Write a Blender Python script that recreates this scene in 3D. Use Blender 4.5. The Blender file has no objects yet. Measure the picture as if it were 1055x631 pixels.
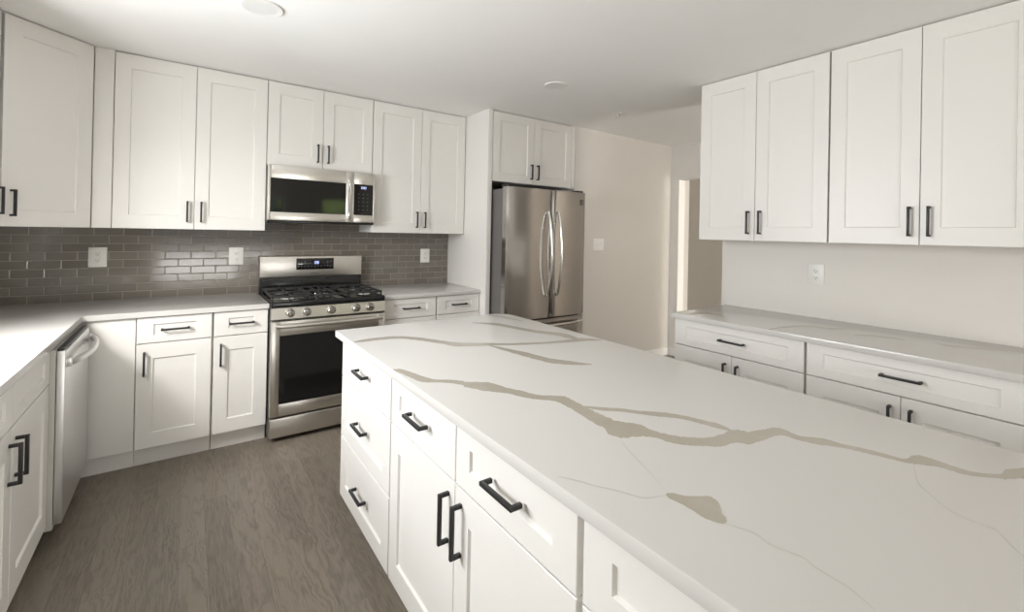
import bpy, bmesh, math, random
from mathutils import Vector, Matrix
PI = math.pi
random.seed(7)
SC = bpy.context.scene
COL = SC.collection

# ------------------------------------------------------------------ camera
def make_camera():
    yaw, pitch, roll = -0.6342, 0.0039, 0.0203
    f = Vector((-math.sin(yaw), math.cos(yaw), 0)); r = Vector((math.cos(yaw), math.sin(yaw), 0)); u = Vector((0, 0, 1))
    f2 = f*math.cos(pitch) + u*math.sin(pitch); u2 = u*math.cos(pitch) - f*math.sin(pitch)
    r3 = r*math.cos(roll) + u2*math.sin(roll); u3 = u2*math.cos(roll) - r*math.sin(roll)
    cam = bpy.data.cameras.new('camera'); o = bpy.data.objects.new('camera', cam); COL.objects.link(o)
    m = Matrix.Identity(4)
    for i in range(3):
        m[i][0] = r3[i]; m[i][1] = u3[i]; m[i][2] = -f2[i]
    m[0][3], m[1][3], m[2][3] = -0.839, -4.0492, 1.4139
    o.matrix_world = m
    cam.sensor_fit = 'HORIZONTAL'; cam.sensor_width = 36
    cam.lens = 468.89/1055*36
    cam.shift_x = (527.5-536.55)/1055; cam.shift_y = (238.56-315.5)/1055
    cam.clip_start = 0.05; cam.clip_end = 100
    SC.camera = o
make_camera()

# ------------------------------------------------------------------ light
SC.view_settings.view_transform = 'Standard'; SC.view_settings.look = 'None'
SC.view_settings.gamma = 1.0; SC.view_settings.exposure = -0.72; SC.view_settings.use_curve_mapping = False
def make_world():
    w = bpy.data.worlds.new('sky'); SC.world = w; w.use_nodes = True
    b = w.node_tree.nodes['Background']
    b.inputs[0].default_value = (0.86, 0.93, 1.0, 1); b.inputs[1].default_value = 1.2
make_world()
def area(name, loc, direction, sx, sy, power, color=(1, 1, 1), spread=180):
    l = bpy.data.lights.new(name, 'AREA'); l.shape = 'RECTANGLE'; l.size = sx; l.size_y = sy; l.energy = power; l.color = color; l.spread = math.radians(spread)
    o = bpy.data.objects.new(name, l); COL.objects.link(o); o.location = loc
    o.rotation_euler = Vector(direction).to_track_quat('-Z', 'Y').to_euler()
    return o
# daylight through the sink window and patio door, then two added fill lamps
area('daylight_sink_window', (-2.00, -2.07, 1.60), (1, -0.32, -0.02), 1.2, 0.86, 116, (0.945, 0.975, 1.0))
area('skylight_sink_window', (-1.925, -1.72, 1.84), (0.95, 1.15, -1.25), 0.50, 0.40, 19, (1.0, 0.985, 0.96), 95)
area('daylight_patio_door', (-0.25, -7.42, 0.62), (0, 1, 2.2), 2.0, 1.1, 142, (1.0, 0.98, 0.95))
area('hall_fill', (3.18, -7.42, 1.35), (0, 1, 1.8), 1.0, 1.8, 470, (1.0, 0.98, 0.95))  # added fill for the back-right wall and far ceiling, no window here
area('beyond_fill', (4.62, -7.42, 1.35), (0, 1, 0), 1.0, 1.6, 400, (1.0, 0.98, 0.95))  # added unseen fill, brightens the room behind the doorway
def make_sun():
    l = bpy.data.lights.new('sun', 'SUN'); l.energy = 60; l.angle = 0.01; l.color = (1.0, 0.95, 0.86)
    o = bpy.data.objects.new('sun', l); COL.objects.link(o); o.rotation_euler = Vector((-0.12, -0.64, -0.77)).to_track_quat('-Z', 'Y').to_euler()
make_sun()                                                    # stands high in front of the house, lights the garden behind it

# ------------------------------------------------------------------ materials
class N:
    def __init__(s, name):
        s.m = bpy.data.materials.new(name); s.m.use_nodes = True
        s.t = s.m.node_tree; s.b = s.t.nodes['Principled BSDF']
    def n(s, typ, **kw):
        o = s.t.nodes.new(typ)
        for k, v in kw.items(): setattr(o, k, v)
        return o
    def l(s, a, b): s.t.links.new(a, b)
    def set(s, i, v): s.b.inputs[i].default_value = v
    def math(s, op, a, b=None):
        o = s.n('ShaderNodeMath', operation=op)
        for i, v in enumerate((a, b)):
            if v is None: continue
            if isinstance(v, (int, float)): o.inputs[i].default_value = v
            else: s.l(v, o.inputs[i])
        return o.outputs[0]
    def mix(s, fac, a, b):
        o = s.n('ShaderNodeMix', data_type='RGBA')
        if isinstance(fac, (int, float)): o.inputs[0].default_value = fac
        else: s.l(fac, o.inputs[0])
        for i, v in ((6, a), (7, b)):
            if isinstance(v, tuple): o.inputs[i].default_value = (*v, 1)
            else: s.l(v, o.inputs[i])
        return o.outputs[2]
    def pos(s): return s.n('ShaderNodeNewGeometry').outputs['Position']
    def scaled(s, v, sc):
        o = s.n('ShaderNodeVectorMath', operation='MULTIPLY'); s.l(v, o.inputs[0]); o.inputs[1].default_value = sc
        return o.outputs[0]
    def noise(s, v, scale, detail=2, rough=0.5):
        o = s.n('ShaderNodeTexNoise'); o.inputs['Scale'].default_value = scale
        o.inputs['Detail'].default_value = detail; o.inputs['Roughness'].default_value = rough
        if v is not None: s.l(v, o.inputs['Vector'])
        return o.outputs['Fac']
    def bump(s, h, strength, dist=0.001):
        o = s.n('ShaderNodeBump'); o.inputs['Strength'].default_value = strength; o.inputs['Distance'].default_value = dist
        s.l(h, o.inputs['Height']); s.l(o.outputs[0], s.b.inputs['Normal'])

def plain(name, col, rough=0.5, metal=0.0, spec=0.5, var=0.03, scale=6, bump=0.0, bscale=60):
    k = N(name); k.set('Roughness', rough); k.set('Metallic', metal); k.set('Specular IOR Level', spec)
    f = k.noise(k.pos(), scale, 2)
    k.l(k.mix(f, tuple(c*(1-var) for c in col), tuple(min(1, c*(1+var)) for c in col)), k.b.inputs['Base Color'])
    if bump: k.bump(k.noise(k.pos(), bscale, 3), bump)
    return k.m

def steel(name, col, rough, axis, amt=0.05):
    k = N(name); k.set('Metallic', 1.0)
    sc = {'x': (2, 260, 260), 'y': (260, 2, 260), 'z': (260, 260, 2)}[axis]
    f = k.noise(k.scaled(k.pos(), sc), 1.0, 2)
    k.l(k.mix(f, tuple(c*0.975 for c in col), tuple(c*1.02 for c in col)), k.b.inputs['Base Color'])
    k.l(k.math('ADD', k.math('MULTIPLY', f, 0.06), rough-0.03), k.b.inputs['Roughness'])
    return k.m

def quartz(name, col):
    k = N(name); k.set('Roughness', 0.16); k.set('Specular IOR Level', 0.5)
    a = k.noise(k.pos(), 3.0, 4); b = k.noise(k.pos(), 220, 1)
    c = k.mix(a, tuple(x*0.965 for x in col), col)
    k.l(k.mix(k.math('MULTIPLY', b, 0.12), c, tuple(x*0.9 for x in col)), k.b.inputs['Base Color'])
    return k.m

QUARTZ_COL = (0.66, 0.64, 0.61)
def vein_mat(s):
    v = (0.44, 0.40, 0.33)
    k = N('quartz_vein_%02d' % int(s*100)); k.set('Roughness', 0.18)
    f = k.noise(k.pos(), 14, 4, 0.6)
    c = tuple(QUARTZ_COL[i]*(1-s)+v[i]*s for i in range(3))
    k.l(k.mix(f, tuple(x*0.90 for x in c), tuple(min(1, x*1.10) for x in c)), k.b.inputs['Base Color'])
    return k.m

def tile_mat():
    k = N('grey_glass_subway_tile')
    sep = k.n('ShaderNodeSeparateXYZ'); k.l(k.pos(), sep.inputs[0])
    H, W, G = 0.0535, 0.1475, 0.0032
    zz = k.math('DIVIDE', k.math('SUBTRACT', sep.outputs[2], 0.9145), H)
    row = k.math('FLOOR', zz)
    half = k.math('MULTIPLY', k.math('MODULO', row, 2.0), 0.5)
    xx = k.math('ADD', k.math('ADD', k.math('DIVIDE', k.math('ADD', sep.outputs[0], 8.0+0.844), W), half), 0.0)
    colm = k.math('FLOOR', xx)
    fx = k.math('FRACT', xx); fz = k.math('FRACT', zz)
    dx = k.math('MULTIPLY', k.math('MINIMUM', fx, k.math('SUBTRACT', 1.0, fx)), W)
    dz = k.math('MULTIPLY', k.math('MINIMUM', fz, k.math('SUBTRACT', 1.0, fz)), H)
    d = k.math('MINIMUM', dx, dz)
    mr = k.n('ShaderNodeMapRange'); mr.inputs['From Min'].default_value = G*0.42; mr.inputs['From Max'].default_value = G*0.62
    k.l(d, mr.inputs['Value']); t = mr.outputs[0]
    cv = k.n('ShaderNodeCombineXYZ'); k.l(row, cv.inputs[0]); k.l(colm, cv.inputs[1])
    wn = k.n('ShaderNodeTexWhiteNoise', noise_dimensions='2D'); k.l(cv.outputs[0], wn.inputs['Vector'])
    tc = k.mix(wn.outputs['Value'], (0.145, 0.128, 0.107), (0.185, 0.165, 0.141))
    k.l(k.mix(t, (0.33, 0.30, 0.26), tc), k.b.inputs['Base Color'])
    k.l(k.math('ADD', k.math('MULTIPLY', t, -0.55), 0.65), k.b.inputs['Roughness'])
    # edges rounded into the joints, faces slightly wavy, each tile leaning a little its own way
    mr2 = k.n('ShaderNodeMapRange'); mr2.inputs['From Min'].default_value = G*0.4; mr2.inputs['From Max'].default_value = G*1.4
    k.l(d, mr2.inputs['Value'])
    tilt = k.math('MULTIPLY', k.math('MULTIPLY', k.math('SUBTRACT', fx, 0.5), k.math('SUBTRACT', wn.outputs['Value'], 0.5)), 0.5)
    h = k.math('ADD', k.math('ADD', mr2.outputs[0], tilt), k.math('MULTIPLY', k.noise(k.pos(), 16, 1), 0.35))
    k.bump(h, 0.6, 0.0011)
    return k.m

def floor_mat():
    k = N('grey_brown_oak_planks')
    sep = k.n('ShaderNodeSeparateXYZ'); k.l(k.pos(), sep.inputs[0])
    W, L = 0.098, 1.15
    xx = k.math('DIVIDE', k.math('ADD', sep.outputs[0], 10.05), W); r = k.math('FLOOR', xx)
    wr = k.n('ShaderNodeTexWhiteNoise', noise_dimensions='1D'); k.l(r, wr.inputs['W'])
    yy = k.math('ADD', k.math('DIVIDE', k.math('ADD', sep.outputs[1], 20), L), k.math('MULTIPLY', wr.outputs['Value'], 7.3))
    p = k.math('FLOOR', yy)
    cv = k.n('ShaderNodeCombineXYZ'); k.l(r, cv.inputs[0]); k.l(p, cv.inputs[1])
    wn = k.n('ShaderNodeTexWhiteNoise', noise_dimensions='2D'); k.l(cv.outputs[0], wn.inputs['Vector'])
    rnd = wn.outputs['Value']
    sepc = k.n('ShaderNodeSeparateColor'); k.l(wn.outputs['Color'], sepc.inputs[0])
    # cathedral grain: contour lines of a stretched noise, a different cut in every board
    wob = k.math('MULTIPLY', k.math('SUBTRACT', k.noise(k.scaled(k.pos(), (22, 9, 1)), 1.0, 2), 0.5), 0.55)
    gv = k.n('ShaderNodeCombineXYZ')
    k.l(k.math('ADD', k.math('MULTIPLY', sep.outputs[0], 8.0), wob), gv.inputs[0]); k.l(k.math('MULTIPLY', sep.outputs[1], 0.8), gv.inputs[1])
    k.l(k.math('MULTIPLY', rnd, 57.0), gv.inputs[2])
    n1 = k.noise(gv.outputs[0], 1.0, 2, 0.4)
    rings = k.math('POWER', k.math('ADD', k.math('MULTIPLY', k.math('SINE', k.math('MULTIPLY', n1, 120.0)), 0.5), 0.5), 1.6)
    mask = k.math('MULTIPLY', k.noise(k.scaled(k.pos(), (7, 1.6, 1)), 1.0, 2), 1.25)
    sv = k.n('ShaderNodeCombineXYZ')
    k.l(k.math('MULTIPLY', sep.outputs[0], 190.0), sv.inputs[0]); k.l(k.math('MULTIPLY', sep.outputs[1], 9.0), sv.inputs[1]); k.l(k.math('MULTIPLY', rnd, 9.0), sv.inputs[2])
    streak = k.noise(sv.outputs[0], 1.0, 4, 0.7)
    blot = k.noise(k.scaled(k.pos(), (5, 2.2, 1)), 1.0, 3)
    base = k.mix(rnd, (0.100, 0.082, 0.064), (0.220, 0.185, 0.148))
    base = k.mix(k.math('MULTIPLY', sepc.outputs[1], 0.45), base, (0.255, 0.203, 0.144))
    base = k.mix(k.math('MULTIPLY', blot, 0.35), base, (0.295, 0.262, 0.222))
    g = k.mix(k.math('MULTIPLY', rings, k.math('MULTIPLY', mask, 0.80)), base, (0.095, 0.077, 0.060))
    pore = k.n('ShaderNodeMapRange'); pore.inputs['From Min'].default_value = 0.38; pore.inputs['From Max'].default_value = 0.62
    k.l(streak, pore.inputs['Value'])
    g = k.mix(k.math('MULTIPLY', pore.outputs[0], 0.52), g, (0.270, 0.232, 0.190))
    fx = k.math('FRACT', xx); fy = k.math('FRACT', yy)
    dx = k.math('MULTIPLY', k.math('MINIMUM', fx, k.math('SUBTRACT', 1.0, fx)), W)
    dy = k.math('MULTIPLY', k.math('MINIMUM', fy, k.math('SUBTRACT', 1.0, fy)), L)
    mr = k.n('ShaderNodeMapRange'); mr.inputs['From Min'].default_value = 0.0003; mr.inputs['From Max'].default_value = 0.0014
    k.l(k.math('MINIMUM', dx, dy), mr.inputs['Value'])
    k.l(k.mix(mr.outputs[0], k.mix(0.4, g, (0.06, 0.05, 0.042)), g), k.b.inputs['Base Color'])
    k.l(k.math('ADD', k.math('MULTIPLY', streak, 0.16), 0.32), k.b.inputs['Roughness'])
    k.bump(k.math('ADD', k.math('MULTIPLY', streak, 0.4), mr.outputs[0]), 0.25, 0.0012)
    return k.m

def glow(name, col, strength):
    k = N(name); k.set('Base Color', (*col, 1)); k.set('Emission Color', (*col, 1)); k.set('Emission Strength', strength)
    f = k.noise(k.pos(), 300, 1)
    k.l(k.mix(f, tuple(c*0.9 for c in col), col), k.b.inputs['Base Color'])
    return k.m

def pane_mat():
    m = bpy.data.materials.new('window_glass'); m.use_nodes = True; t = m.node_tree
    t.nodes.remove(t.nodes['Principled BSDF'])
    a = t.nodes.new('ShaderNodeBsdfTransparent'); g = t.nodes.new('ShaderNodeBsdfGlossy'); g.inputs['Roughness'].default_value = 0.02
    fr = t.nodes.new('ShaderNodeFresnel'); fr.inputs[0].default_value = 1.45
    x = t.nodes.new('ShaderNodeMixShader'); t.links.new(fr.outputs[0], x.inputs[0]); t.links.new(a.outputs[0], x.inputs[1]); t.links.new(g.outputs[0], x.inputs[2])
    t.links.new(x.outputs[0], t.nodes['Material Output'].inputs[0])
    return m

M = dict(
    paint=plain('white_cabinet_paint', (0.81, 0.785, 0.745), 0.38, var=0.01),
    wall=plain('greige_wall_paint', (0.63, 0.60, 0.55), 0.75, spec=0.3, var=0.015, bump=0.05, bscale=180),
    wall_lit=plain('greige_wall_paint_lit', (0.77, 0.735, 0.69), 0.75, spec=0.3, var=0.015, bump=0.05, bscale=180),  # same greige, lightened to put light falling on right and hall walls into colour
    ceil=plain('white_ceiling_paint', (0.93, 0.915, 0.89), 0.85, spec=0.2, var=0.01),
    trim=plain('white_trim_paint', (0.84, 0.82, 0.79), 0.4, var=0.01),
    floor=floor_mat(), tile=tile_mat(), quartz=quartz('white_quartz', QUARTZ_COL),
    black=plain('matte_black_metal', (0.022, 0.021, 0.021), 0.42, metal=0.2, var=0.1),
    steel_z=steel('brushed_steel_upright', (0.47, 0.45, 0.425), 0.17, 'z'),
    steel_x=steel('brushed_steel_level', (0.68, 0.655, 0.61), 0.30, 'x'),
    steel_dw=steel('brushed_steel_dishwasher', (0.74, 0.73, 0.725), 0.38, 'y'),
    chrome=plain('polished_steel', (0.74, 0.73, 0.71), 0.14, metal=1.0, var=0.02),
    fridge_side=plain('grey_fridge_side', (0.145, 0.135, 0.128), 0.45, var=0.04),
    dw_side=plain('grey_dishwasher_side', (0.55, 0.535, 0.49), 0.55, var=0.08, scale=3),
    glass=plain('black_glass', (0.006, 0.006, 0.006), 0.06, var=0.1),
    ovenglass=plain('dark_oven_glass', (0.010, 0.010, 0.010), 0.08, spec=0.4, var=0.1),
    oveninside=plain('oven_interior_enamel', (0.03, 0.03, 0.032), 0.4, var=0.1),
    enamel=plain('black_enamel', (0.010, 0.010, 0.010), 0.16, var=0.1),
    iron=plain('cast_iron', (0.030, 0.029, 0.028), 0.50, var=0.2, scale=80, bump=0.15, bscale=300),
    plastic=plain('white_outlet_plastic', (0.80, 0.78, 0.74), 0.35, var=0.01),
    slot=plain('dark_outlet_slots', (0.10, 0.095, 0.09), 0.5, var=0.05),
    digits=glow('blue_white_clock_digits', (0.62, 0.70, 1.0), 2.2),
    mark=plain('grey_printed_marks', (0.20, 0.20, 0.20), 0.5, var=0.05),
    logo=plain('dark_printed_logo', (0.12, 0.11, 0.10), 0.4, var=0.05),
    lens=plain('frosted_light_lens', (0.80, 0.79, 0.77), 0.5, var=0.01),
    pane=pane_mat(),
    leaf=plain('green_leaves', (0.15, 0.215, 0.07), 0.7, var=0.5, scale=9, bump=0.4, bscale=20),
    grass=plain('grey_paving', (0.17, 0.16, 0.145), 0.9, var=0.4, scale=5),
)

# ------------------------------------------------------------------ mesh helpers
class MB:
    def __init__(s): s.bm = bmesh.new(); s.slot = 0
    def box(s, x0, x1, y0, y1, z0, z1, bevel=0.0, seg=2):
        v = [s.bm.verts.new(p) for p in ((x0,y0,z0),(x1,y0,z0),(x1,y1,z0),(x0,y1,z0),(x0,y0,z1),(x1,y0,z1),(x1,y1,z1),(x0,y1,z1))]
        fs = [s.bm.faces.new([v[i] for i in q]) for q in ((3,2,1,0),(4,5,6,7),(0,1,5,4),(1,2,6,5),(2,3,7,6),(3,0,4,7))]
        for f in fs: f.material_index = s.slot
        if bevel:
            es = list({e for f in fs for e in f.edges})
            r = bmesh.ops.bevel(s.bm, geom=es, offset=bevel, segments=seg, affect='EDGES', profile=0.5)
            for f in r['faces']: f.material_index = s.slot
        return s
    def poly(s, pts, z0, z1, bevel=0.0):
        """outline in plan, extruded from z0 to z1"""
        lo = [s.bm.verts.new((x, y, z0)) for x, y in pts]; hi = [s.bm.verts.new((x, y, z1)) for x, y in pts]
        n = len(pts); fs = [s.bm.faces.new(hi), s.bm.faces.new(lo[::-1])]
        top = fs[0]
        for i in range(n): fs.append(s.bm.faces.new((lo[i], lo[(i+1) % n], hi[(i+1) % n], hi[i])))
        if bevel:
            es = list(top.edges) + list(fs[1].edges)
            bmesh.ops.bevel(s.bm, geom=es, offset=bevel, segments=2, affect='EDGES', profile=0.5)
        return s
    def cyl(s, c, axis, r0, r1, h, seg=32, bevel=0.0):
        mt = Matrix.Translation(Vector(c) + Vector(axis)*h/2) @ Vector(axis).to_track_quat('Z', 'Y').to_matrix().to_4x4()
        r = bmesh.ops.create_cone(s.bm, cap_ends=True, cap_tris=False, segments=seg, radius1=r0, radius2=r1, depth=h, matrix=mt)
        fs = {f for v in r['verts'] for f in v.link_faces}
        for f in fs: f.material_index = s.slot
        if bevel:
            es = [e for e in {e for f in fs for e in f.edges} if any(len(f.verts) > 4 for f in e.link_faces)]
            bmesh.ops.bevel(s.bm, geom=es, offset=bevel, segments=2, affect='EDGES', profile=0.5)
        return s
    def ring(s, c, r_in, r_out, z0, z1, seg=48):
        """flat ring with thickness"""
        q = []
        for i in range(seg):
            a = 2*PI*i/seg
            q.append([s.bm.verts.new((c[0]+r*math.cos(a), c[1]+r*math.sin(a), z)) for r, z in ((r_in, z0+0.002), (r_out-0.004, z0), (r_out, z0+0.003), (r_out, z1), (r_in, z1))])
        for i in range(seg):
            a, b = q[i], q[(i+1) % seg]
            for j in range(5): s.bm.faces.new((a[j], b[j], b[(j+1) % 5], a[(j+1) % 5])).material_index = s.slot
        return s
    def tube(s, pts, ry, rz, seg=12, up=(0, 0, 1)):
        """elliptic tube along pts; ry along `up`-perpendicular side, rz along up"""
        n = len(pts); rows = []
        for i, p in enumerate(pts):
            p = Vector(p); t = (Vector(pts[min(i+1, n-1)]) - Vector(pts[max(i-1, 0)])).normalized()
            side = t.cross(Vector(up)).normalized(); u = side.cross(t).normalized()
            rows.append([s.bm.verts.new(p + side*ry*math.cos(2*PI*j/seg) + u*rz*math.sin(2*PI*j/seg)) for j in range(seg)])
        for i in range(n-1):
            for j in range(seg):
                s.bm.faces.new((rows[i][j], rows[i][(j+1) % seg], rows[i+1][(j+1) % seg], rows[i+1][j])).material_index = s.slot
        for r in (rows[0][::-1], rows[-1]): s.bm.faces.new(r).material_index = s.slot
        return s
    def shaker(s, x0, x1, z0, z1, stile, rail, t=0.02, rec=0.008, b=0.0018, ch=0.0045):
        """frame-and-panel front: face at y=0, back at y=t"""
        def rect(i, j, y): return [s.bm.verts.new(p) for p in ((x0+i, y, z0+j), (x1-i, y, z0+j), (x1-i, y, z1-j), (x0+i, y, z1-j))]
        loops = [rect(0, 0, t), rect(0, 0, b), rect(b, b, 0), rect(stile, rail, 0), rect(stile+ch, rail+ch, rec)]
        for a, c in zip(loops[:-1], loops[1:]):
            for i in range(4): s.bm.faces.new((a[i], a[(i+1) % 4], c[(i+1) % 4], c[i]))
        s.bm.faces.new(loops[-1]); s.bm.faces.new(loops[0][::-1])
        return s
    def build(s, name, mat, parent=None, smooth=True, mats=None):
        bmesh.ops.recalc_face_normals(s.bm, faces=s.bm.faces[:])
        me = bpy.data.meshes.new(name); s.bm.to_mesh(me); s.bm.free()
        for m in (mats or [mat]): me.materials.append(m)
        o = bpy.data.objects.new(name, me); COL.objects.link(o)
        if parent is not None: o.parent = parent
        if smooth:
            me.polygons.foreach_set('use_smooth', [True]*len(me.polygons))
            me.set_sharp_from_angle(angle=math.radians(28))
        return o

def tag(o, label=None, cat=None, group=None, kind=None):
    for k, v in (('label', label), ('category', cat), ('group', group), ('kind', kind)):
        if v: o[k] = v
    return o
def thing(name, label, cat, loc, rz=0.0, group=None):
    o = bpy.data.objects.new(name, None); COL.objects.link(o); o.location = loc; o.rotation_euler = (0, 0, rz); o.empty_display_size = 0.1
    return tag(o, label, cat, group)
def struct(mb, name, mat, smooth=False): return tag(mb.build(name, mat, smooth=smooth), kind='structure')

# veins of the stone, as they lie on each worktop (strength, strip edges in metres)
VEIN_ISLAND = [(1.0, [[-0.233, -2.457, -0.24, -2.476], [-0.204, -2.475, -0.223, -2.523], [-0.186, -2.537, -0.212, -2.598], [-0.171, -2.6, -0.195, -2.654], [-0.15, -2.647, -0.163, -2.674], [-0.114, -2.674, -0.13, -2.704], [-0.082, -2.707, -0.103, -2.745], [-0.078, -2.722, -0.104, -2.77], [-0.019, -2.767, -0.064, -2.839], [0.005, -2.847, -0.024, -2.888], [0.027, -2.892, -0.006, -2.937], [0.048, -2.95, 0.023, -2.981], [0.087, -2.983, 0.056, -3.019], [0.109, -3.009, 0.059, -3.065], [0.106, -3.062, 0.054, -3.117], [0.101, -3.124, 0.043, -3.182], [0.099, -3.18, 0.042, -3.233], [0.098, -3.193, 0.026, -3.26], [0.109, -3.23, 0.035, -3.296], [0.135, -3.265, 0.075, -3.314], [0.137, -3.316, 0.104, -3.342], [0.152, -3.355, 0.115, -3.382], [0.176, -3.386, 0.136, -3.413], [0.208, -3.412, 0.167, -3.437], [0.258, -3.426, 0.198, -3.461], [0.317, -3.427, 0.24, -3.469], [0.34, -3.458, 0.27, -3.494], [0.384, -3.472, 0.318, -3.503], [0.422, -3.482, 0.366, -3.508], [0.431, -3.503, 0.392, -3.52], [0.425, -3.542, 0.394, -3.554], [0.459, -3.585, 0.416, -3.601], [0.465, -3.625, 0.441, -3.633], [0.481, -3.665, 0.454, -3.673], [0.49, -3.7, 0.466, -3.707], [0.498, -3.734, 0.475, -3.74], [0.54, -3.742, 0.485, -3.754], [0.552, -3.761, 0.501, -3.772], [0.55, -3.791, 0.516, -3.797], [0.548, -3.823, 0.517, -3.828], [0.559, -3.851, 0.536, -3.855], [0.592, -3.876, 0.562, -3.88], [0.626, -3.879, 0.566, -3.886], [0.671, -3.902, 0.604, -3.908], [0.696, -3.927, 0.635, -3.932], [0.707, -3.954, 0.66, -3.957], [0.721, -3.98, 0.667, -3.982]]), (0.95, [[0.103, -3.094, 0.095, -3.103], [0.145, -3.136, 0.127, -3.154], [0.181, -3.167, 0.162, -3.184], [0.208, -3.205, 0.189, -3.221], [0.248, -3.241, 0.219, -3.263], [0.272, -3.27, 0.245, -3.289], [0.292, -3.309, 0.268, -3.325], [0.307, -3.351, 0.28, -3.367], [0.318, -3.384, 0.288, -3.401], [0.314, -3.421, 0.302, -3.428]]), (0.8, [[-0.226, -1.975, -0.23, -1.988], [-0.164, -1.955, -0.179, -2.004], [-0.102, -1.953, -0.119, -2.004], [-0.014, -1.975, -0.034, -2.026], [0.064, -2.062, 0.038, -2.122], [0.117, -2.163, 0.089, -2.219], [0.153, -2.223, 0.119, -2.286], [0.21, -2.272, 0.18, -2.324], [0.274, -2.311, 0.248, -2.352], [0.347, -2.363, 0.326, -2.393], [0.432, -2.401, 0.409, -2.43], [0.522, -2.434, 0.498, -2.463], [0.628, -2.453, 0.593, -2.492], [0.707, -2.461, 0.659, -2.51], [0.765, -2.536, 0.754, -2.546]]), (0.8, [[0.447, -1.867, 0.437, -1.884], [0.552, -1.94, 0.513, -2.001], [0.59, -2.076, 0.551, -2.131], [0.625, -2.204, 0.586, -2.253], [0.683, -2.293, 0.634, -2.351], [0.705, -2.368, 0.647, -2.433], [0.69, -2.46, 0.663, -2.488]]), (0.9, [[0.247, -2.326, 0.243, -2.333], [0.293, -2.441, 0.262, -2.486], [0.323, -2.542, 0.28, -2.599], [0.345, -2.645, 0.303, -2.696], [0.385, -2.72, 0.348, -2.761], [0.431, -2.801, 0.422, -2.81]]), (0.5, [[0.648, -1.714, 0.635, -1.733], [0.707, -1.811, 0.671, -1.863], [0.714, -1.969, 0.702, -1.985]]), (0.3, [[-0.213, -3.342, -0.214, -3.344], [-0.19, -3.375, -0.193, -3.379], [-0.172, -3.412, -0.175, -3.415], [-0.151, -3.444, -0.154, -3.447], [-0.137, -3.474, -0.14, -3.477], [-0.122, -3.495, -0.126, -3.498], [-0.083, -3.513, -0.084, -3.514]]), (0.12, [[0.024, -3.305, 0.022, -3.307], [-0.007, -3.365, -0.012, -3.369], [-0.027, -3.412, -0.031, -3.416], [-0.049, -3.458, -0.053, -3.461], [-0.074, -3.505, -0.075, -3.506]]), (0.35, [[-0.071, -3.626, -0.072, -3.627], [-0.054, -3.666, -0.058, -3.667], [-0.06, -3.693, -0.064, -3.695], [-0.055, -3.718, -0.058, -3.72], [-0.049, -3.742, -0.052, -3.744], [-0.056, -3.758, -0.059, -3.759], [-0.059, -3.783, -0.062, -3.784], [-0.062, -3.807, -0.065, -3.807], [-0.079, -3.843, -0.08, -3.843]]), (0.4, [[0.487, -3.753, 0.484, -3.753], [0.396, -3.781, 0.389, -3.782], [0.358, -3.807, 0.352, -3.809], [0.32, -3.841, 0.314, -3.842], [0.309, -3.871, 0.303, -3.872], [0.308, -3.905, 0.302, -3.906], [0.279, -3.923, 0.274, -3.923], [0.247, -3.945, 0.245, -3.945]])]
VEIN_BLOB = [[-0.079, -3.509], [-0.068, -3.515], [-0.056, -3.534], [-0.035, -3.551], [-0.017, -3.563], [-0.02, -3.579], [-0.032, -3.594], [-0.05, -3.607], [-0.055, -3.618], [-0.072, -3.626], [-0.082, -3.613], [-0.088, -3.595], [-0.086, -3.577], [-0.085, -3.554], [-0.087, -3.535], [-0.089, -3.521]]
VEIN_RIGHT = [(0.75, [[1.81, -2.321, 1.785, -2.338], [1.96, -2.348, 1.883, -2.395], [1.938, -2.478, 1.912, -2.493]]), (0.55, [[1.711, -2.848, 1.694, -2.856], [1.91, -2.855, 1.857, -2.879], [2.085, -2.926, 2.027, -2.948], [2.101, -3.022, 2.045, -3.042], [2.218, -3.082, 2.159, -3.101], [2.198, -3.189, 2.178, -3.195]]), (0.6, [[2.023, -3.159, 2.002, -3.166], [2.106, -3.238, 2.045, -3.255], [2.111, -3.355, 2.09, -3.359]]), (0.65, [[2.186, -3.442, 2.164, -3.446], [2.155, -3.504, 2.097, -3.514], [2.217, -3.611, 2.16, -3.619], [2.262, -3.682, 2.204, -3.689], [2.311, -3.741, 2.29, -3.743]])]
VEIN_LEFT = [(0.6, [[-0.547, -0.028, -0.548, -0.048], [-0.479, -0.11, -0.484, -0.166], [-0.408, -0.26, -0.41, -0.278]]), (0.4, [[-1.519, -0.615, -1.515, -0.634], [-1.483, -0.582, -1.472, -0.638], [-1.44, -0.582, -1.436, -0.602]]), (0.4, [[-1.434, -1.309, -1.43, -1.327], [-1.423, -1.299, -1.419, -1.317]])]
VEIN_BACK = [(0.6, [[0.768, -0.385, 0.759, -0.406], [0.893, -0.308, 0.864, -0.371], [1.118, -0.162, 1.106, -0.186]])]

# ------------------------------------------------------------------ the room
CEIL = 2.486
struct(MB().box(-2.1, 7.0, -8.0, 0.2, -0.12, 0.0), 'floor', M['floor'])
struct(MB().box(-2.1, 7.0, -8.0, 0.2, CEIL, CEIL+0.12), 'ceiling', M['ceil'])
struct(MB().box(-2.08, 2.262, 0.0, 0.15, 0.0, CEIL), 'wall_back', M['wall'])
struct(MB().box(2.262, 4.2, -0.716, 0.15, 0.0, CEIL), 'wall_back_right', M['wall'])
struct(MB().box(2.40, 2.52, -7.5, -2.20, 0.0, CEIL), 'wall_right', M['wall_lit'])
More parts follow.
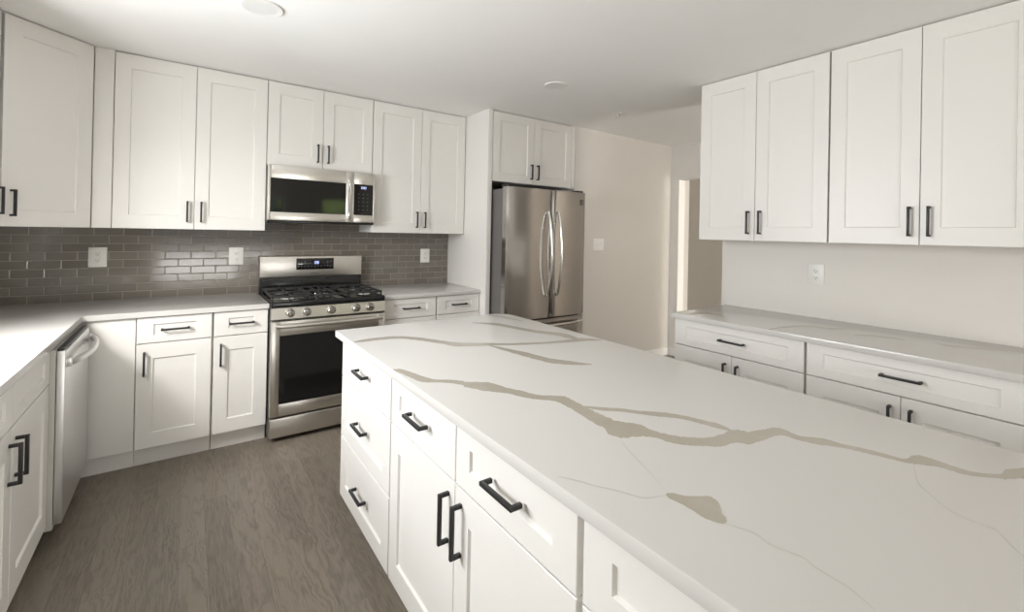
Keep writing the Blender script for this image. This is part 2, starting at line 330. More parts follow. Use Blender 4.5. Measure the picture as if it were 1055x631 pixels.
# wall with the doorway, and the room wall seen through it
HX0, HX1, D0, D1, DZ = 3.83, 3.95, -2.05, -0.83, 2.08
struct(MB().box(HX0, HX1, D1, -0.716, 0, CEIL).box(HX0, HX1, D0, D1, DZ, CEIL).box(HX0, HX1, -7.5, D0, 0, CEIL), 'wall_hall', M['wall_lit'])
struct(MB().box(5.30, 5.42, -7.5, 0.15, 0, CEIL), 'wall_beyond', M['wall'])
struct(MB().box(4.2, 5.30, 0.0, 0.15, 0, CEIL), 'wall_beyond_back', M['wall'])
# left wall with the window over the sink
LX0, LX1, WY0, WY1, WZ0, WZ1 = -2.08, -1.93, -2.74, -1.40, 1.13, 2.06
struct(MB().box(LX0, LX1, -7.5, WY0, 0, CEIL).box(LX0, LX1, WY1, 0.0, 0, CEIL).box(LX0, LX1, WY0, WY1, 0, WZ0).box(LX0, LX1, WY0, WY1, WZ1, CEIL), 'wall_left', M['wall'])
def window(name, cx, cy, w, z0, z1, along, bars=1):
    """frame, mullions and a pane, standing in its wall"""
    f = MB(); a = 0.05; h = w/2
    def bx(u0, u1, v0, v1, q0, q1):
        if along == 'y': f.box(cx+v0, cx+v1, cy+u0, cy+u1, q0, q1, 0.003)
        else: f.box(cx+u0, cx+u1, cy+v0, cy+v1, q0, q1, 0.003)
    bx(-h, -h+a, -0.03, 0.03, z0, z1); bx(h-a, h, -0.03, 0.03, z0, z1)
    bx(-h+a, h-a, -0.03, 0.03, z0, z0+a); bx(-h+a, h-a, -0.03, 0.03, z1-a, z1); 
    for i in range(bars):
        u = -h+(i+1)*w/(bars+1); bx(u-0.025, u+0.025, -0.025, 0.025, z0+a, z1-a)
    o = struct(f, name, M['trim'])
    g = MB()
    if along == 'y': g.box(cx-0.003, cx+0.003, cy-h+a, cy+h-a, z0+a, z1-a)
    else: g.box(cx-h+a, cx+h-a, cy-0.003, cy+0.003, z0+a, z1-a)
    g.build('pane', M['pane'], o, smooth=False)
    return o
window('window_1', -2.03, (WY0+WY1)/2, WY1-WY0, WZ0, WZ1, 'y', 1)
# rear wall behind the camera: patio door and a small window
RY0, RY1 = -7.65, -7.5
struct(MB().box(-2.08, -1.35, RY0, RY1, 0, CEIL).box(-1.35, 0.85, RY0, RY1, 2.10, CEIL).box(0.85, 1.55, RY0, RY1, 0, CEIL)
       .box(1.55, 2.15, RY0, RY1, 0, 1.70).box(1.55, 2.15, RY0, RY1, 2.12, CEIL).box(2.15, 5.42, RY0, RY1, 0, CEIL), 'wall_rear', M['wall'])
window('window_2', -0.25, -7.58, 2.2, 0.02, 2.10, 'x')
window('window_3', 1.85, -7.58, 0.6, 1.70, 2.12, 'x', 0)
struct(MB().box(-9, 12, -16, -7.66, -0.2, -0.05), 'ground', M['grass'])
hb = MB()
for i in range(44):
    x = random.uniform(2.0, 5.5); z = random.uniform(0.2, 3.0); r = random.uniform(0.5, 0.8)
    bmesh.ops.create_icosphere(hb.bm, subdivisions=2, radius=r, matrix=Matrix.Translation((x, -13+random.uniform(-0.6, 0.6), z)))
for v in hb.bm.verts: v.co += Vector((random.uniform(-.09, .09), random.uniform(-.09, .09), random.uniform(-.09, .09)))
tag(hb.build('hedge', M['leaf'], smooth=False), 'green hedge outside behind the rear windows', 'hedge', kind='stuff')

# baseboards
def baseboard(name, x0, x1, y0, y1): struct(MB().box(x0, x1, y0, y1, 0, 0.095, 0.003), name, M['trim'])
baseboard('baseboard_back_right', 2.262, 3.815, -0.731, -0.716)
baseboard('baseboard_hall', 3.815, 3.83, -0.83, -0.731)
baseboard('baseboard_hall_near', 3.815, 3.83, -7.5, D0)
baseboard('baseboard_beyond', 5.285, 5.30, -7.5, 0.0)

# glossy grey subway tile
bs = MB()
bm = bs.bm
prof = [(-1.928, 0.9145), (1.243, 0.9145), (1.243, 1.394), (0.383, 1.394), (0.383, 1.46), (-0.383, 1.46), (-0.383, 1.394), (-1.928, 1.394)]
lo = [bm.verts.new((x, -0.008, z)) for x, z in prof]; hi = [bm.verts.new((x, -0.0005, z)) for x, z in prof]
bm.faces.new(lo); bm.faces.new(hi[::-1])
for i in range(len(prof)): bm.faces.new((lo[i], lo[(i+1) % 8], hi[(i+1) % 8], hi[i]))
struct(bs, 'backsplash', M['tile'])

# ------------------------------------------------------------------ cabinets
ST, RL, DRL = 0.075, 0.086, 0.042
BL = 0.138                                                    # length of a bar pull
def pull(parent, x, z, upright, length=BL):
    """square bar pull standing off the front of a door or drawer (front face at y=0)"""
    a, off = 0.0055, 0.034
    m = MB(); h = length/2
    if upright:
        m.box(x-a, x+a, -off, -off+2*a, z-h, z+h, 0.0012).box(x-a, x+a, -off+2*a, 0.0, z+h-2*a, z+h, 0.0008).box(x-a, x+a, -off+2*a, 0.0, z-h, z-h+2*a, 0.0008)
    else:
        m.box(x-h, x+h, -off, -off+2*a, z-a, z+a, 0.0012).box(x-h, x-h+2*a, -off+2*a, 0.0, z-a, z+a, 0.0008).box(x+h-2*a, x+h, -off+2*a, 0.0, z-a, z+a, 0.0008)
    return tag(m.build('handle', M['black'], parent), 'matte black bar handle')
def door(root, x0, x1, z0, z1, hinge, upper, stile=ST, rail=RL, hl=BL, hz=None, hx=0.036):
    d = MB().shaker(x0, x1, z0, z1, stile, rail).build('door', M['paint'], root)
    if hinge:
        hx_ = x1-hx if hinge == 'l' else x0+hx
        pull(d, hx_, hz if hz is not None else (z0+0.116 if upper else z1-0.112), True, hl)
    return d
def drawer(root, x0, x1, z0, z1, handle=True, stile=ST, rail=DRL, hl=BL):
    d = MB().shaker(x0, x1, z0, z1, stile, rail).build('drawer', M['paint'], root)
    if handle: pull(d, (x0+x1)/2, (z0+z1)/2, False, hl)
    return d
G = 0.0015
def carcass(root, w, y1, z0, z1, toe=None):
    MB().box(0.001, w-0.001, 0.0205, y1, z0, z1).build('body', M['paint'], root)
    if toe is not None: MB().box(0.001, w-0.001, toe, toe+0.018, 0, z0, 0.001).build('toe_kick', M['paint'], root)
BD = 0.60
ZT, DZ0, DZ1, RZ0 = 0.882, 0.114, 0.722, 0.728                # base: body top, door bottom and top, drawer bottom
def base(name, label, cat, loc, rz, w, group=None, depth=BD, toe=0.062):
    r = thing(name, label, cat, loc, rz, group); carcass(r, w, depth, DZ0-0.002, ZT, toe); return r
def upper(label, loc, rz, w, h, group=None, depth=0.322):
    r = thing('wall_cabinet', label, 'wall cabinet', loc, rz, group)
    MB().box(0.001, w-0.001, 0.0205, depth, 0.002, CEIL-loc[2]-0.0008).build('body', M['paint'], r)
    return r
ZU, HT = 1.395, 2.478-1.395
UG = 'white shaker wall cabinets'
# --- back wall uppers
c = upper('tall white two-door wall cabinet between corner filler strip and microwave', (-1.207, -0.325, ZU), 0, 0.826, HT, UG)
door(c, G, 0.410-G, 0, HT, 'l', True); door(c, 0.410+G, 0.826-G, 0, HT, 'r', True)
c = upper('short white two-door wall cabinet directly above the microwave', (-0.381, -0.325, 1.872), 0, 0.762, 0.6, UG)
door(c, G+0.002, 0.379-G, 0, 0.606, 'l', True); door(c, 0.379+G, 0.760-G, 0, 0.606, 'r', True)
c = upper('tall white two-door wall cabinet between microwave and refrigerator panel', (0.381, -0.325, ZU), 0, 0.862, HT, UG)
door(c, G+0.002, 0.428-G, 0, HT, 'l', True); door(c, 0.428+G, 0.860-G, 0, HT, 'r', True)
f = thing('filler_strip', 'narrow plain white filler strip between corner cabinet and tall wall cabinet', 'filler panel', (-1.300, -0.325, ZU))
MB().box(0.0015, 0.0905, 0.004, 0.322, 0.0, CEIL-ZU-0.0008, 0.001).build('panel', M['paint'], f)
# --- diagonal corner upper: door from (-1.597,-.641) to (-1.297,-.340)
R2 = math.sqrt(0.5)
c = thing('corner_wall_cabinet', 'white diagonal corner wall cabinet with one door above the tile', 'wall cabinet', (-1.598, -0.642, ZU), PI/4, UG)
L45 = 0.4256
door(c, 0.004, L45-0.004, 0, HT, 'r', True, hz=0.122, hx=0.040)
# body: pentagon back to the two walls, in the cabinet's own axes
def loc45(x, y):
    dx, dy = x+1.598, y+0.642
    return (dx*R2+dy*R2, -dx*R2+dy*R2)
pts = [loc45(*p) for p in ((-1.928, -0.642), (-1.604, -0.642+0.022), (-1.302, -0.325), (-1.299, -0.002), (-1.928, -0.002))]
MB().poly(pts, 0.002, CEIL-ZU-0.0008).build('body', M['paint'], c)
# --- left wall upper
c = upper('white wall cabinet on left wall beside diagonal corner cabinet', (-1.604, -1.24, ZU), PI/2, 0.588, HT, UG)
door(c, G, 0.300-G, 0, HT, 'l', True); door(c, 0.300+G, 0.585, 0, HT, 'l', True, hz=0.130)
# --- right wall uppers
XU = 2.075
for y0, lab in ((-2.207, 'white two-door wall cabinet on right wall, end unit nearest the doorway'), (-3.010, 'white two-door wall cabinet on right wall above the outlet, nearest the camera')):
    c = upper(lab, (XU, y0, ZU), -PI/2, 0.797, HT, UG)
    s = 0.388 if y0 > -3 else 0.395
    door(c, G, s-G, 0, HT, 'l', True, hl=0.148); door(c, s+G, 0.797-G, 0, HT, 'r', True, hl=0.148)

# --- refrigerator surround
c = thing('wall_cabinet', 'deep white two-door cabinet above refrigerator with tall side panel', 'wall cabinet', (1.292, -0.712, 1.866), 0, UG)
MB().box(0.0005, 0.967, 0.0205, 0.710, 0.0, CEIL-1.866-0.0008).box(0.936, 0.967, -0.003, 0.0205, 0.0, CEIL-1.866-0.0008, 0.001).build('body', M['paint'], c)
MB().box(-0.046, -0.001, -0.004, 0.710, -1.866, CEIL-1.866-0.0008, 0.001).build('side_panel', M['paint'], c)
door(c, 0.004, 0.462-G, 0.0, 0.612, 'l', True, rail=0.075, hz=0.112); door(c, 0.462+G, 0.932, 0.0, 0.612, 'r', True, rail=0.075, hz=0.112)

# --- base cabinets along the back wall
BG = 'white shaker base cabinets'
YB = -0.63
f = thing('corner_filler', 'plain white corner filler panel between dishwasher and base cabinet', 'filler panel', (-1.31, YB, 0))
MB().box(0.0, 0.248, 0.004, 0.60, DZ0, ZT, 0.001).build('panel', M['paint'], f)
MB().box(0.0, 0.248, 0.062, 0.080, 0, DZ0-0.002, 0.001).build('toe_kick', M['paint'], f)
def base1(label, x0, x1, hinge):
    c = base('base_cabinet', label, 'base cabinet', (x0, YB, 0), 0, x1-x0, BG)
    w = x1-x0
    drawer(c, 0.006, w-0.006, RZ0, 0.878); door(c, 0.006, w-0.006, DZ0, DZ1, hinge, False)
base1('wider white base cabinet with drawer and door beside corner filler panel', -1.062, -0.693, 'r')
base1('narrow white base cabinet with drawer and door left of the range', -0.691, -0.386, 'r')
base1('white base cabinet with drawer directly right of the range', 0.388, 0.832, 'l')
base1('white base cabinet with drawer against the refrigerator panel', 0.834, 1.244, 'r')

# --- sink base on the left run
XL = -1.298
c = base('sink_cabinet', 'white sink base cabinet with two black-handled doors next to dishwasher', 'base cabinet', (XL, -2.32, 0), PI/2, 1.033, BG, depth=0.63)
SM = 0.518
drawer(c, 0.004, SM-G, RZ0, 0.878, False); drawer(c, SM+G, 1.029, RZ0, 0.878, False)
door(c, 0.004, SM-G, DZ0, DZ1, 'l', False); door(c, SM+G, 1.029, DZ0, DZ1, 'r', False)

# --- island
IG = 'island base cabinets'
XI = -0.205
c = base('island_cabinet', 'white three-drawer island cabinet at far end facing the range', 'island cabinet', (XI, -1.722, 0), -PI/2, 0.664, IG)
drawer(c, 0.004, 0.659, 0.697, 0.878, rail=0.060); drawer(c, 0.004, 0.659, 0.407, 0.692, rail=0.066); drawer(c, 0.004, 0.659, DZ0, 0.402, rail=0.070)
c = base('island_cabinet', 'white island cabinet with two drawers above two doors', 'island cabinet', (XI, -2.387, 0), -PI/2, 1.016, IG)
drawer(c, 0.004, 0.508-0.0025, 0.697, 0.878, rail=0.060); drawer(c, 0.508+0.0025, 1.010, 0.697, 0.878, rail=0.060)
MB().box(-0.665, 1.818, 0.605, 0.625, 0, ZT, 0.001).build('back_panel', M['paint'], c)   # carries the overhang of the top
door(c, 0.004, 0.508-G, DZ0, 0.692, 'l', False, hl=0.148); door(c, 0.508+G, 1.010, DZ0, 0.692, 'r', False, hl=0.148)
c = base('island_cabinet', 'white island cabinet nearest camera cut by lower picture edge', 'island cabinet', (XI, -3.405, 0), -PI/2, 0.80, IG)
drawer(c, 0.008, 0.796, 0.697, 0.878, rail=0.060); door(c, 0.008, 0.40-G, DZ0, 0.692, 'l', False); door(c, 0.40+G, 0.796, DZ0, 0.692, 'r', False)

# --- right wall base cabinets
XRB = 1.746
for y0, lab in ((-2.252, 'white base cabinet with wide drawer at doorway end of right wall'), (-3.034, 'white base cabinet with wide drawer below the outlet on right wall')):
    c = base('base_cabinet', lab, 'base cabinet', (XRB, y0, 0), -PI/2, 0.779, BG, depth=0.652)
    drawer(c, 0.005, 0.774, RZ0-0.008, 0.880, hl=0.150)
    door(c, 0.005, 0.3895-G, DZ0, 0.714, 'l', False, hz=0.714-0.112); door(c, 0.3895+G, 0.774, DZ0, 0.714, 'r', False, hz=0.714-0.112)

# ------------------------------------------------------------------ worktops
VM = {}
def vmat(s):
    k = round(s, 2)
    if k not in VM: VM[k] = vein_mat(k)
    return VM[k]
def spline(rows, n=5):
    out = []; P = [rows[0]] + rows + [rows[-1]]
    for i in range(1, len(P)-2):
        for j in range(n):
            t = j/n; out.append([0.5*((2*P[i][k]) + (-P[i-1][k]+P[i+1][k])*t + (2*P[i-1][k]-5*P[i][k]+4*P[i+1][k]-P[i+2][k])*t*t + (-P[i-1][k]+3*P[i][k]-3*P[i+1][k]+P[i+2][k])*t**3) for k in range(len(P[0]))])
    out.append(rows[-1]); return out
def worktop(name, label, outline, veins, z0=0.8825, z1=0.914, blob=None, clip=None):
    mb = MB().poly(outline, z0, z1, 0.002)
    bm = mb.bm; mats = [M['quartz']]; rnd = random.Random(3)
    xmin = min(p[0] for p in outline)+0.003; xmax = max(p[0] for p in outline)-0.003; ymin = min(p[1] for p in outline)+0.003; ymax = max(p[1] for p in outline)-0.003
    cl = lambda x, y: (min(max(x, xmin), xmax), min(max(y, ymin), ymax))
    for q, (s, rows) in enumerate(veins):
        mats.append(vmat(s)); idx = len(mats)-1; prev = None
        z = z1 + 0.00016 + 0.00002*q
        for r in spline(rows, 6):
            d = Vector((r[0]-r[2], r[1]-r[3])); w = d.length; j1 = 1+rnd.uniform(-.10, .10); j2 = 1+rnd.uniform(-.10, .10); m = ((r[0]+r[2])/2, (r[1]+r[3])/2)
            a = bm.verts.new((*cl(m[0]+d.x/2*j1, m[1]+d.y/2*j1), z)); b = bm.verts.new((*cl(m[0]-d.x/2*j2, m[1]-d.y/2*j2), z))
            if prev and (a.co-prev[0].co).length > 1e-5 and (b.co-prev[1].co).length > 1e-5:
                f = bm.faces.new((prev[0], a, b, prev[1])); f.material_index = idx
            prev = (a, b)
    if blob:
        mats.append(vmat(1.0)); pts = spline([list(p) for p in blob+[blob[0]]], 4)[:-1]
        cx = sum(p[0] for p in pts)/len(pts); cy = sum(p[1] for p in pts)/len(pts)
        vs = [bm.verts.new((cx+(x-cx)*(1+rnd.uniform(-.03, .03)), cy+(y-cy)*(1+rnd.uniform(-.03, .03)), z1+0.0004)) for x, y in pts]
        f = bm.faces.new(vs); f.material_index = len(mats)-1
    r = mb.build(name, None, mats=mats)
    return tag(r, label, 'countertop')
arc = [(0.775-0.115+0.115*math.cos(a*PI/20), -1.697-0.115+0.115*math.sin(a*PI/20)) for a in range(0, 11)]
worktop('island_countertop', 'long white quartz island top with bold taupe veins', [(-0.234, -4.30), (0.775, -4.30)] + arc + [(-0.234, -1.697)], VEIN_ISLAND, blob=VEIN_BLOB)
worktop('corner_countertop', 'white quartz L-shaped counter running over dishwasher and sink cabinet', [(-1.929, -2.42), (-1.285, -2.42), (-1.285, -0.645), (-0.386, -0.645), (-0.386, -0.001), (-1.929, -0.001)], VEIN_LEFT)
worktop('short_countertop', 'short white quartz counter between range and refrigerator panel', [(0.386, -0.645), (1.245, -0.645), (1.245, -0.001), (0.386, -0.001)], VEIN_BACK)
worktop('side_countertop', 'white quartz counter with thin grey veins along the right wall', [(1.73, -3.84), (2.399, -3.84), (2.399, -2.236), (1.73, -2.236)], VEIN_RIGHT)

# ------------------------------------------------------------------ range
def rangecooker():
    r = thing('gas_range', 'stainless steel gas range with black grates between the base cabinets', 'range', (0, 0, 0))
    W = 0.379
    MB().box(-W, W, -0.655, -0.010, 0.03, 0.885, 0.002).build('body', M['fridge_side'], r)
    for x in (-0.33, 0.33):
        MB().cyl((x, -0.60, 0.0), (0, 0, 1), 0.018, 0.018, 0.032, 16).build('foot', M['black'], r)
    # cooktop: black enamel pan with a rolled front lip
    MB().box(-W-0.001, W+0.001, -0.690, -0.085, 0.8855, 0.925, 0.010, 3).build('cooktop', M['enamel'], r)
    # backguard: black riser, steel panel leaning back a little
    MB().box(-W, W, -0.085, -0.012, 0.885, 1.030, 0.002).build('riser', M['enamel'], r)
    b = MB().box(-W-0.004, W+0.004, -0.088, -0.012, 1.030, 1.195, 0.006, 3).build('backguard', M['steel_x'], r)
    d = MB().box(-0.130, 0.153, -0.0905, -0.088, 1.087, 1.177, 0.001).build('control_display', M['glass'], b)
    g = MB()
    for i in range(4): 
        x = 0.006 + i*0.0085; z = 1.142
        for q in ((0, 0.0052, 0.009, 0.0106), (0, 0.0052, -0.0008, 0.0008), (0, 0.0052, -0.0106, -0.009), (0, 0.0014, -0.0106, 0.0106), (0.0042, 0.0056, -0.0106, 0.0106)):
            if i == 1 and q[0] == 0 and q[1] < 0.003: continue
            g.box(x+q[0], x+q[1], -0.0912, -0.0905, z+q[2], z+q[3])
    tag(g.build('clock_digits', M['digits'], d, smooth=False), 'pale blue glowing clock digits')
    k = MB()
    for row, z in ((0, 1.146), (1, 1.112)):
        for i in range(11):
            x = -0.114 + i*0.0245
            if row == 0 and 3 <= i <= 8: continue
            k.box(x-0.005, x+0.005, -0.0909, -0.0905, z+0.002, z+0.0055).box(x-0.004, x+0.002, -0.0909, -0.0905, z-0.006, z-0.003)
    k.build('keypad_print', M['mark'], d, smooth=False)
    lg = MB()
    for i in range(9): lg.box(-0.020+i*0.0068, -0.0155+i*0.0068, -0.0886, -0.088, 1.054, 1.0605)
    lg.build('maker_mark', M['logo'], b, smooth=False)
    # slanted control panel
    m = MB(); bm = m.bm
    pr = [(-0.655, 0.8845), (-0.688, 0.8845), (-0.700, 0.812), (-0.655, 0.806)]
    A = [bm.verts.new((-W, y, z)) for y, z in pr]; B = [bm.verts.new((W, y, z)) for y, z in pr]
    bm.faces.new(A); bm.faces.new(B[::-1])
    for i in range(4): bm.faces.new((A[i], B[i], B[(i+1) % 4], A[(i+1) % 4]))
    cp = m.build('control_panel', M['steel_x'], r)
    ax = Vector((0, -0.987, -0.163)).normalized()
    for x in (-0.268, -0.166, -0.006, 0.163, 0.264):
        c = Vector((x, -0.6935, 0.850))
        kb = MB().cyl(c, ax, 0.0300, 0.0290, 0.006, 32).cyl(c+ax*0.006, ax, 0.0255, 0.0225, 0.024, 32, 0.002)
        o = kb.build('knob', M['chrome'], r)
        mk = MB().cyl(c+ax*0.0300, ax, 0.0035, 0.0035, 0.0006, 10)
        for v in mk.bm.verts: v.co.z += 0.012
        mk.build('pointer', M['mark'], o, smooth=False)
    # oven door: steel frame, window, bar handle
    F = -0.698
    dm = MB()
    dm.box(-W, -0.328, F, -0.657, 0.170, 0.797, 0.003).box(0.328, W, F, -0.657, 0.170, 0.797, 0.003)
    dm.box(-0.328, 0.328, F, -0.657, 0.702, 0.797, 0.002).box(-0.328, 0.328, F, -0.657, 0.170, 0.250, 0.002)
    dr = dm.build('oven_door', M['steel_x'], r)
    MB().box(-0.3275, 0.3275, F+0.002, F+0.012, 0.2505, 0.7015).build('window', M['ovenglass'], dr, smooth=False)
    h = MB(); pts = []
    for i in range(25):
        t = i/24; x = -0.345+0.69*t; pts.append((x, F-0.030-0.022*math.sin(PI*t)**0.6, 0.768))
    h.tube(pts, 0.0105, 0.0125, 14); h.box(-0.352, -0.330, F-0.034, F, 0.754, 0.782, 0.003).box(0.330, 0.352, F-0.034, F, 0.754, 0.782, 0.003)
    h.build('handle', M['steel_x'], dr)
    MB().box(-W+0.002, W-0.002, F+0.002, -0.657, 0.030, 0.156, 0.006, 3).build('storage_drawer', M['steel_x'], r)
    # burners and grates
    for x, y, rad in ((-0.262, -0.215, 0.036), (-0.262, -0.520, 0.044), (0.0, -0.365, 0.040), (0.262, -0.215, 0.034), (0.262, -0.520, 0.046)):
        bb = MB().cyl((x, y, 0.925), (0, 0, 1), rad+0.012, rad+0.006, 0.008, 28).build('burner', M['chrome'], r)
        MB().cyl((x, y, 0.933), (0, 0, 1), rad, rad-0.003, 0.010, 28, 0.002).build('burner_cap', M['enamel'], bb)
    for gx in (-0.249, 0.0, 0.249):
        g = MB(); w = 0.1215; y0, y1 = -0.640, -0.108; zt = 0.957; a = 0.0055
        for x in (gx-w+a, gx+w-a): g.box(x-a, x+a, y0, y1, zt-0.014, zt, 0.002)
        for y in (y0+a, y1-a, (y0+y1)/2): g.box(gx-w, gx+w, y-a, y+a, zt-0.014, zt, 0.002)
        for x in (gx-w+a, gx+w-a):
            for y in (y0+a, y1-a): g.box(x-a, x+a, y-a, y+a, 0.9245, zt, 0.002)
        for by in ((-0.215, -0.520) if gx else (-0.365,)):
            for sx in (-1, 1): g.box(min(gx+sx*0.026, gx+sx*w), max(gx+sx*0.026, gx+sx*w), by-a, by+a, zt-0.012, zt+0.001, 0.002)
            for sy in (-1, 1): g.box(gx-a, gx+a, min(by+sy*0.026, by+sy*0.118), max(by+sy*0.026, by+sy*0.118), zt-0.012, zt+0.001, 0.002)
        if not gx:
            for x in (-0.045, 0.045): g.box(x-a, x+a, y0, y1, zt-0.012, zt+0.001, 0.002)
        g.build('grate', M['iron'], r)
rangecooker()

# ------------------------------------------------------------------ over-the-range microwave
def microwave():
    r = thing('microwave', 'stainless over-the-range microwave with black window above gas range', 'microwave', (0, 0, 1.455))
    Z = 1.455; H = 1.866-Z
    MB().box(-0.379, 0.379, -0.374, -0.010, 0.014, H, 0.003).build('body', M['fridge_side'], r)
    MB().box(-0.379, 0.379, -0.390, -0.012, 0.0, 0.0135, 0.003).build('vent_base', M['enamel'], r)
    F = -0.410
    d = MB(); zt, zb = H, 0.016
    gx0, gx1, gz0, gz1 = -0.362, 0.152, 1.530-Z, 1.772-Z
    xr = 0.204
    d.box(-0.379, gx0, F, -0.376, zb, zt, 0.004).box(gx1, xr, F, -0.376, zb, zt, 0.002).box(gx0, gx1, F, -0.376, gz1, zt, 0.002).box(gx0, gx1, F, -0.376, zb, gz0, 0.002)
    dr = d.build('door', M['steel_x'], r)
    MB().box(gx0+0.0005, gx1-0.0005, F+0.001, F+0.010, gz0+0.0005, gz1-0.0005).build('window', M['glass'], dr, smooth=False)
    h = MB(); pts = []
    for i in range(21):
        t = i/20; pts.append((0.174, F-0.016-0.030*math.sin(PI*t)**0.7, 1.500-Z+0.300*t))
    h.tube(pts, 0.0075, 0.012, 12, up=(0, -1, 0))
    h.box(0.164, 0.184, F-0.022, F, 1.492-Z, 1.514-Z, 0.003).box(0.164, 0.184, F-0.022, F, 1.786-Z, 1.808-Z, 0.003)
    h.build('handle', M['chrome'], dr)
    c = MB(); px0, px1 = 0.214, 0.362
    c.box(xr+0.002, px0, F, -0.376, zb, zt, 0.002).box(px1, 0.379, F, -0.376, zb, zt, 0.004).box(px0, px1, F, -0.376, gz1, zt, 0.002).box(px0, px1, F, -0.376, zb, gz0, 0.002)
    cp = c.build('control_panel', M['steel_x'], r)
    kp = MB().box(px0+0.0005, px1-0.0005, F+0.001, F+0.010, gz0+0.0005, gz1-0.0005).build('keypad', M['glass'], cp, smooth=False)
    g = MB()
    for i in range(4):
        x = 0.268+i*0.0105; z = 1.746-Z
        for q in ((0, 0.007, 0.0065, 0.0085), (0, 0.007, -0.001, 0.001), (0, 0.007, -0.0085, -0.0065), (0.0055, 0.007, -0.0085, 0.0085)): g.box(x+q[0], x+q[1], F+0.0004, F+0.001, z+q[2], z+q[3])
    tag(g.build('clock_digits', M['digits'], kp, smooth=False), 'pale blue glowing clock digits')
    k = MB()
    for i in range(3):
        for j in range(5): k.box(0.248+i*0.034, 0.256+i*0.034, F+0.0006, F+0.001, 1.570-Z+j*0.031, 1.573-Z+j*0.031)
    k.build('keypad_print', M['mark'], kp, smooth=False)
microwave()

# ------------------------------------------------------------------ refrigerator
def refrigerator():
    X0, X1, F = 1.312, 2.222, -0.938
    r = thing('refrigerator', 'stainless French-door refrigerator with curved handles in white surround', 'refrigerator', ((X0+X1)/2, -0.5, 0))
    ox, oy = (X0+X1)/2, -0.5
    def q(m): 
        for v in m.bm.verts: v.co -= Vector((ox, oy, 0))
        return m
    q(MB().box(X0+0.004, X1-0.004, F+0.085, -0.03, 0.03, 1.79, 0.004)).build('body', M['fridge_side'], r)
    for x in (X0+0.08, X1-0.08): q(MB().cyl((x, F+0.14, 0.0), (0, 0, 1), 0.02, 0.02, 0.032, 16)).build('foot', M['black'], r)
    q(MB().box(X0+0.01, X1-0.01, F+0.10, F+0.13, 0.032, 0.09, 0.002)).build('kick_grille', M['black'], r)
    SX = 1.806; ZB, ZTOP = 0.668, 1.806
    def slab(x0, x1, z0, z1):
        m = MB(); bm = m.bm; n = 28
        # front bows out slightly and rolls back at both ends
        pts = [(x0, F+0.080)]
        for i in range(n+1):
            t = i/n; x = x0+0.001+(x1-x0-0.002)*t; e = min(t, 1-t)*(x1-x0); y = F+0.010*(2*t-1)**2+0.016*max(0, 1-e/0.022)**2
            pts.append((x, y))
        pts.append((x1, F+0.080))
        return m.poly(pts, z0, z1, 0.003)
    dl = q(slab(X0, SX-0.003, ZB, ZTOP)).build('door', M['steel_z'], r)
    drr = q(slab(SX+0.003, X1, ZB, ZTOP)).build('door', M['steel_z'], r)
    fz = q(slab(X0, X1, 0.10, ZB-0.012)).build('freezer_drawer', M['steel_z'], r)
    for d, x in ((dl, SX-0.062), (drr, SX+0.052)):
        pts = []
        for i in range(29):
            t = i/28; pts.append((x, F-0.012-0.056*math.sin(PI*t)**0.75, 0.868+0.738*t))
        q(MB().tube(pts, 0.010, 0.012, 14, up=(0, -1, 0)).box(x-0.011, x+0.011, F-0.022, F+0.002, 0.858, 0.884, 0.004).box(x-0.011, x+0.011, F-0.022, F+0.002, 1.590, 1.616, 0.004)).build('handle', M['chrome'], d)
    pts = []
    for i in range(29):
        t = i/28; pts.append((1.40+0.77*t, F-0.012-0.045*math.sin(PI*t)**0.6, 0.605))
    q(MB().tube(pts, 0.010, 0.012, 14).box(1.39, 1.415, F-0.022, F+0.002, 0.594, 0.616, 0.004).box(2.155, 2.18, F-0.022, F+0.002, 0.594, 0.616, 0.004)).build('handle', M['chrome'], fz)
    # small dark shield-shaped badge near the top corner
    b = MB(); bx, bz = 2.160, 1.715; pts = [(bx-0.014, F-0.002, bz+0.026), (bx-0.014, F-0.002, bz-0.006)]
    for i in range(1, 9): pts.append((bx-0.014*math.cos(PI*i/8), F-0.002, bz-0.006-0.018*math.sin(PI*i/8)))
    pts.append((bx+0.014, F-0.002, bz+0.026))
    q(b.tube(pts, 0.005, 0.0035, 8, up=(0, -1, 0))).build('badge', M['logo'], drr)
    q(MB().box(X0+0.02, X0+0.10, F+0.03, F+0.12, 1.8065, 1.826, 0.004)).build('hinge_cover', M['black'], r)
    q(MB().box(X1-0.10, X1-0.02, F+0.03, F+0.12, 1.8065, 1.826, 0.004)).build('hinge_cover', M['black'], r)
refrigerator()

# ------------------------------------------------------------------ dishwasher
def dishwasher():
    r = thing('dishwasher', 'stainless dishwasher with bowed towel-bar handle under left counter', 'dishwasher', (-1.250, -1.286, 0), PI/2)
    W = 0.598
    MB().box(0.003, W-0.003, 0.030, 0.66, 0.09, 0.868, 0.002).build('tub', M['dw_side'], r)
    MB().box(0.01, W-0.01, 0.09, 0.12, 0, 0.09, 0.002).build('toe_kick', M['black'], r)
    d = MB().box(0, W, 0.0, 0.028, 0.112, 0.862, 0.004, 3).build('door', M['steel_dw'], r)
    MB().box(0.006, W-0.006, 0.006, 0.028, 0.8625, 0.872, 0.001).build('control_strip', M['black'], d)
    pts = []
    for i in range(33):
        t = i/32; pts.append((0.03+(W-0.06)*t, -0.008-0.050*math.sin(PI*t)**0.55, 0.806))
    h = MB().tube(pts, 0.010, 0.017, 14)
    h.box(0.02, 0.045, -0.018, 0.001, 0.786, 0.826, 0.004).box(W-0.045, W-0.02, -0.018, 0.001, 0.786, 0.826, 0.004)
    h.build('handle', M['steel_dw'], d)
dishwasher()

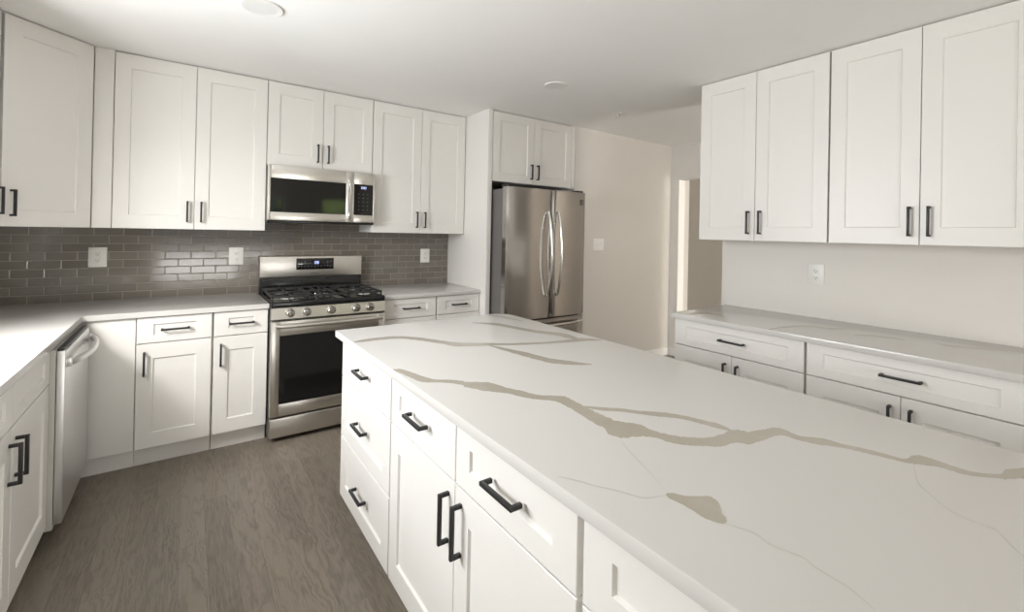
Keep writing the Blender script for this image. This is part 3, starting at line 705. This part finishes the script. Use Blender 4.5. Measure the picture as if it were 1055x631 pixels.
# ------------------------------------------------------------------ outlets, switch, ceiling fittings
def outlet(label, loc, rz, w=0.092, h=0.130):
    r = thing('wall_outlet', label, 'outlet', loc, rz, 'white duplex outlets')
    MB().box(-w/2, w/2, -0.006, 0.0, -h/2, h/2, 0.0025, 3).build('cover_plate', M['plastic'], r)
    for z in (-0.021, 0.021):
        o = MB().box(-0.017, 0.017, -0.0075, -0.006, z-0.0145, z+0.0145, 0.0007).build('receptacle', M['plastic'], r)
        MB().box(-0.0085, -0.0060, -0.0079, -0.0075, z-0.002, z+0.008).box(0.0060, 0.0085, -0.0079, -0.0075, z-0.002, z+0.007).cyl((0, -0.0075, z-0.008), (0, -1, 0), 0.003, 0.003, 0.0004, 12).build('slots', M['slot'], o, smooth=False)
outlet('white outlet on grey tile near the corner above dishwasher', (-1.301, -0.008, 1.200), 0)
outlet('white outlet on grey tile just left of the range', (-0.530, -0.008, 1.197), 0)
outlet('white outlet on grey tile between range and refrigerator panel', (1.002, -0.008, 1.181), 0)
outlet('white outlet on painted right wall below the wall cabinets', (2.40, -2.832, 1.190), -PI/2)
s = thing('light_switch', 'white two-toggle light switch on beige wall beside refrigerator', 'light switch', (2.615, -0.716, 1.313))
MB().box(-0.078, 0.078, -0.006, 0, -0.060, 0.060, 0.0025, 3).build('cover_plate', M['plastic'], s)
for x in (-0.024, 0.024):
    t = MB().box(x-0.006, x+0.006, -0.0075, -0.006, -0.013, 0.013, 0.0005).build('toggle', M['plastic'], s)
    MB().box(x-0.004, x+0.004, -0.017, -0.0075, 0.001, 0.010, 0.0015).build('lever', M['plastic'], t)
def downlight(label, x, y, rad):
    r = thing('recessed_light', label, 'ceiling light', (x, y, CEIL), 0, 'recessed ceiling lights')
    MB().ring((0, 0), rad*0.72, rad, -0.008, -0.0003).build('trim_ring', M['trim'], r)
    MB().cyl((0, 0, -0.0055), (0, 0, 1), rad*0.725, rad*0.725, 0.005, 48).build('lens', M['lens'], r)
downlight('round recessed ceiling light nearest the range wall and picture top', -0.560, -1.520, 0.092)
downlight('round recessed ceiling light between island and refrigerator', 1.290, -1.545, 0.082)
s = thing('sprinkler_head', 'tiny fire sprinkler head on ceiling near the refrigerator', 'sprinkler', (2.205, -1.315, CEIL))
MB().cyl((0, 0, 0), (0, 0, -1), 0.034, 0.030, 0.004, 24).build('escutcheon', M['trim'], s)
MB().cyl((0, 0, -0.004), (0, 0, -1), 0.010, 0.007, 0.020, 14).build('nozzle', M['chrome'], s)
MB().cyl((0, 0, -0.024), (0, 0, -1), 0.016, 0.016, 0.002, 16).build('deflector', M['chrome'], s)
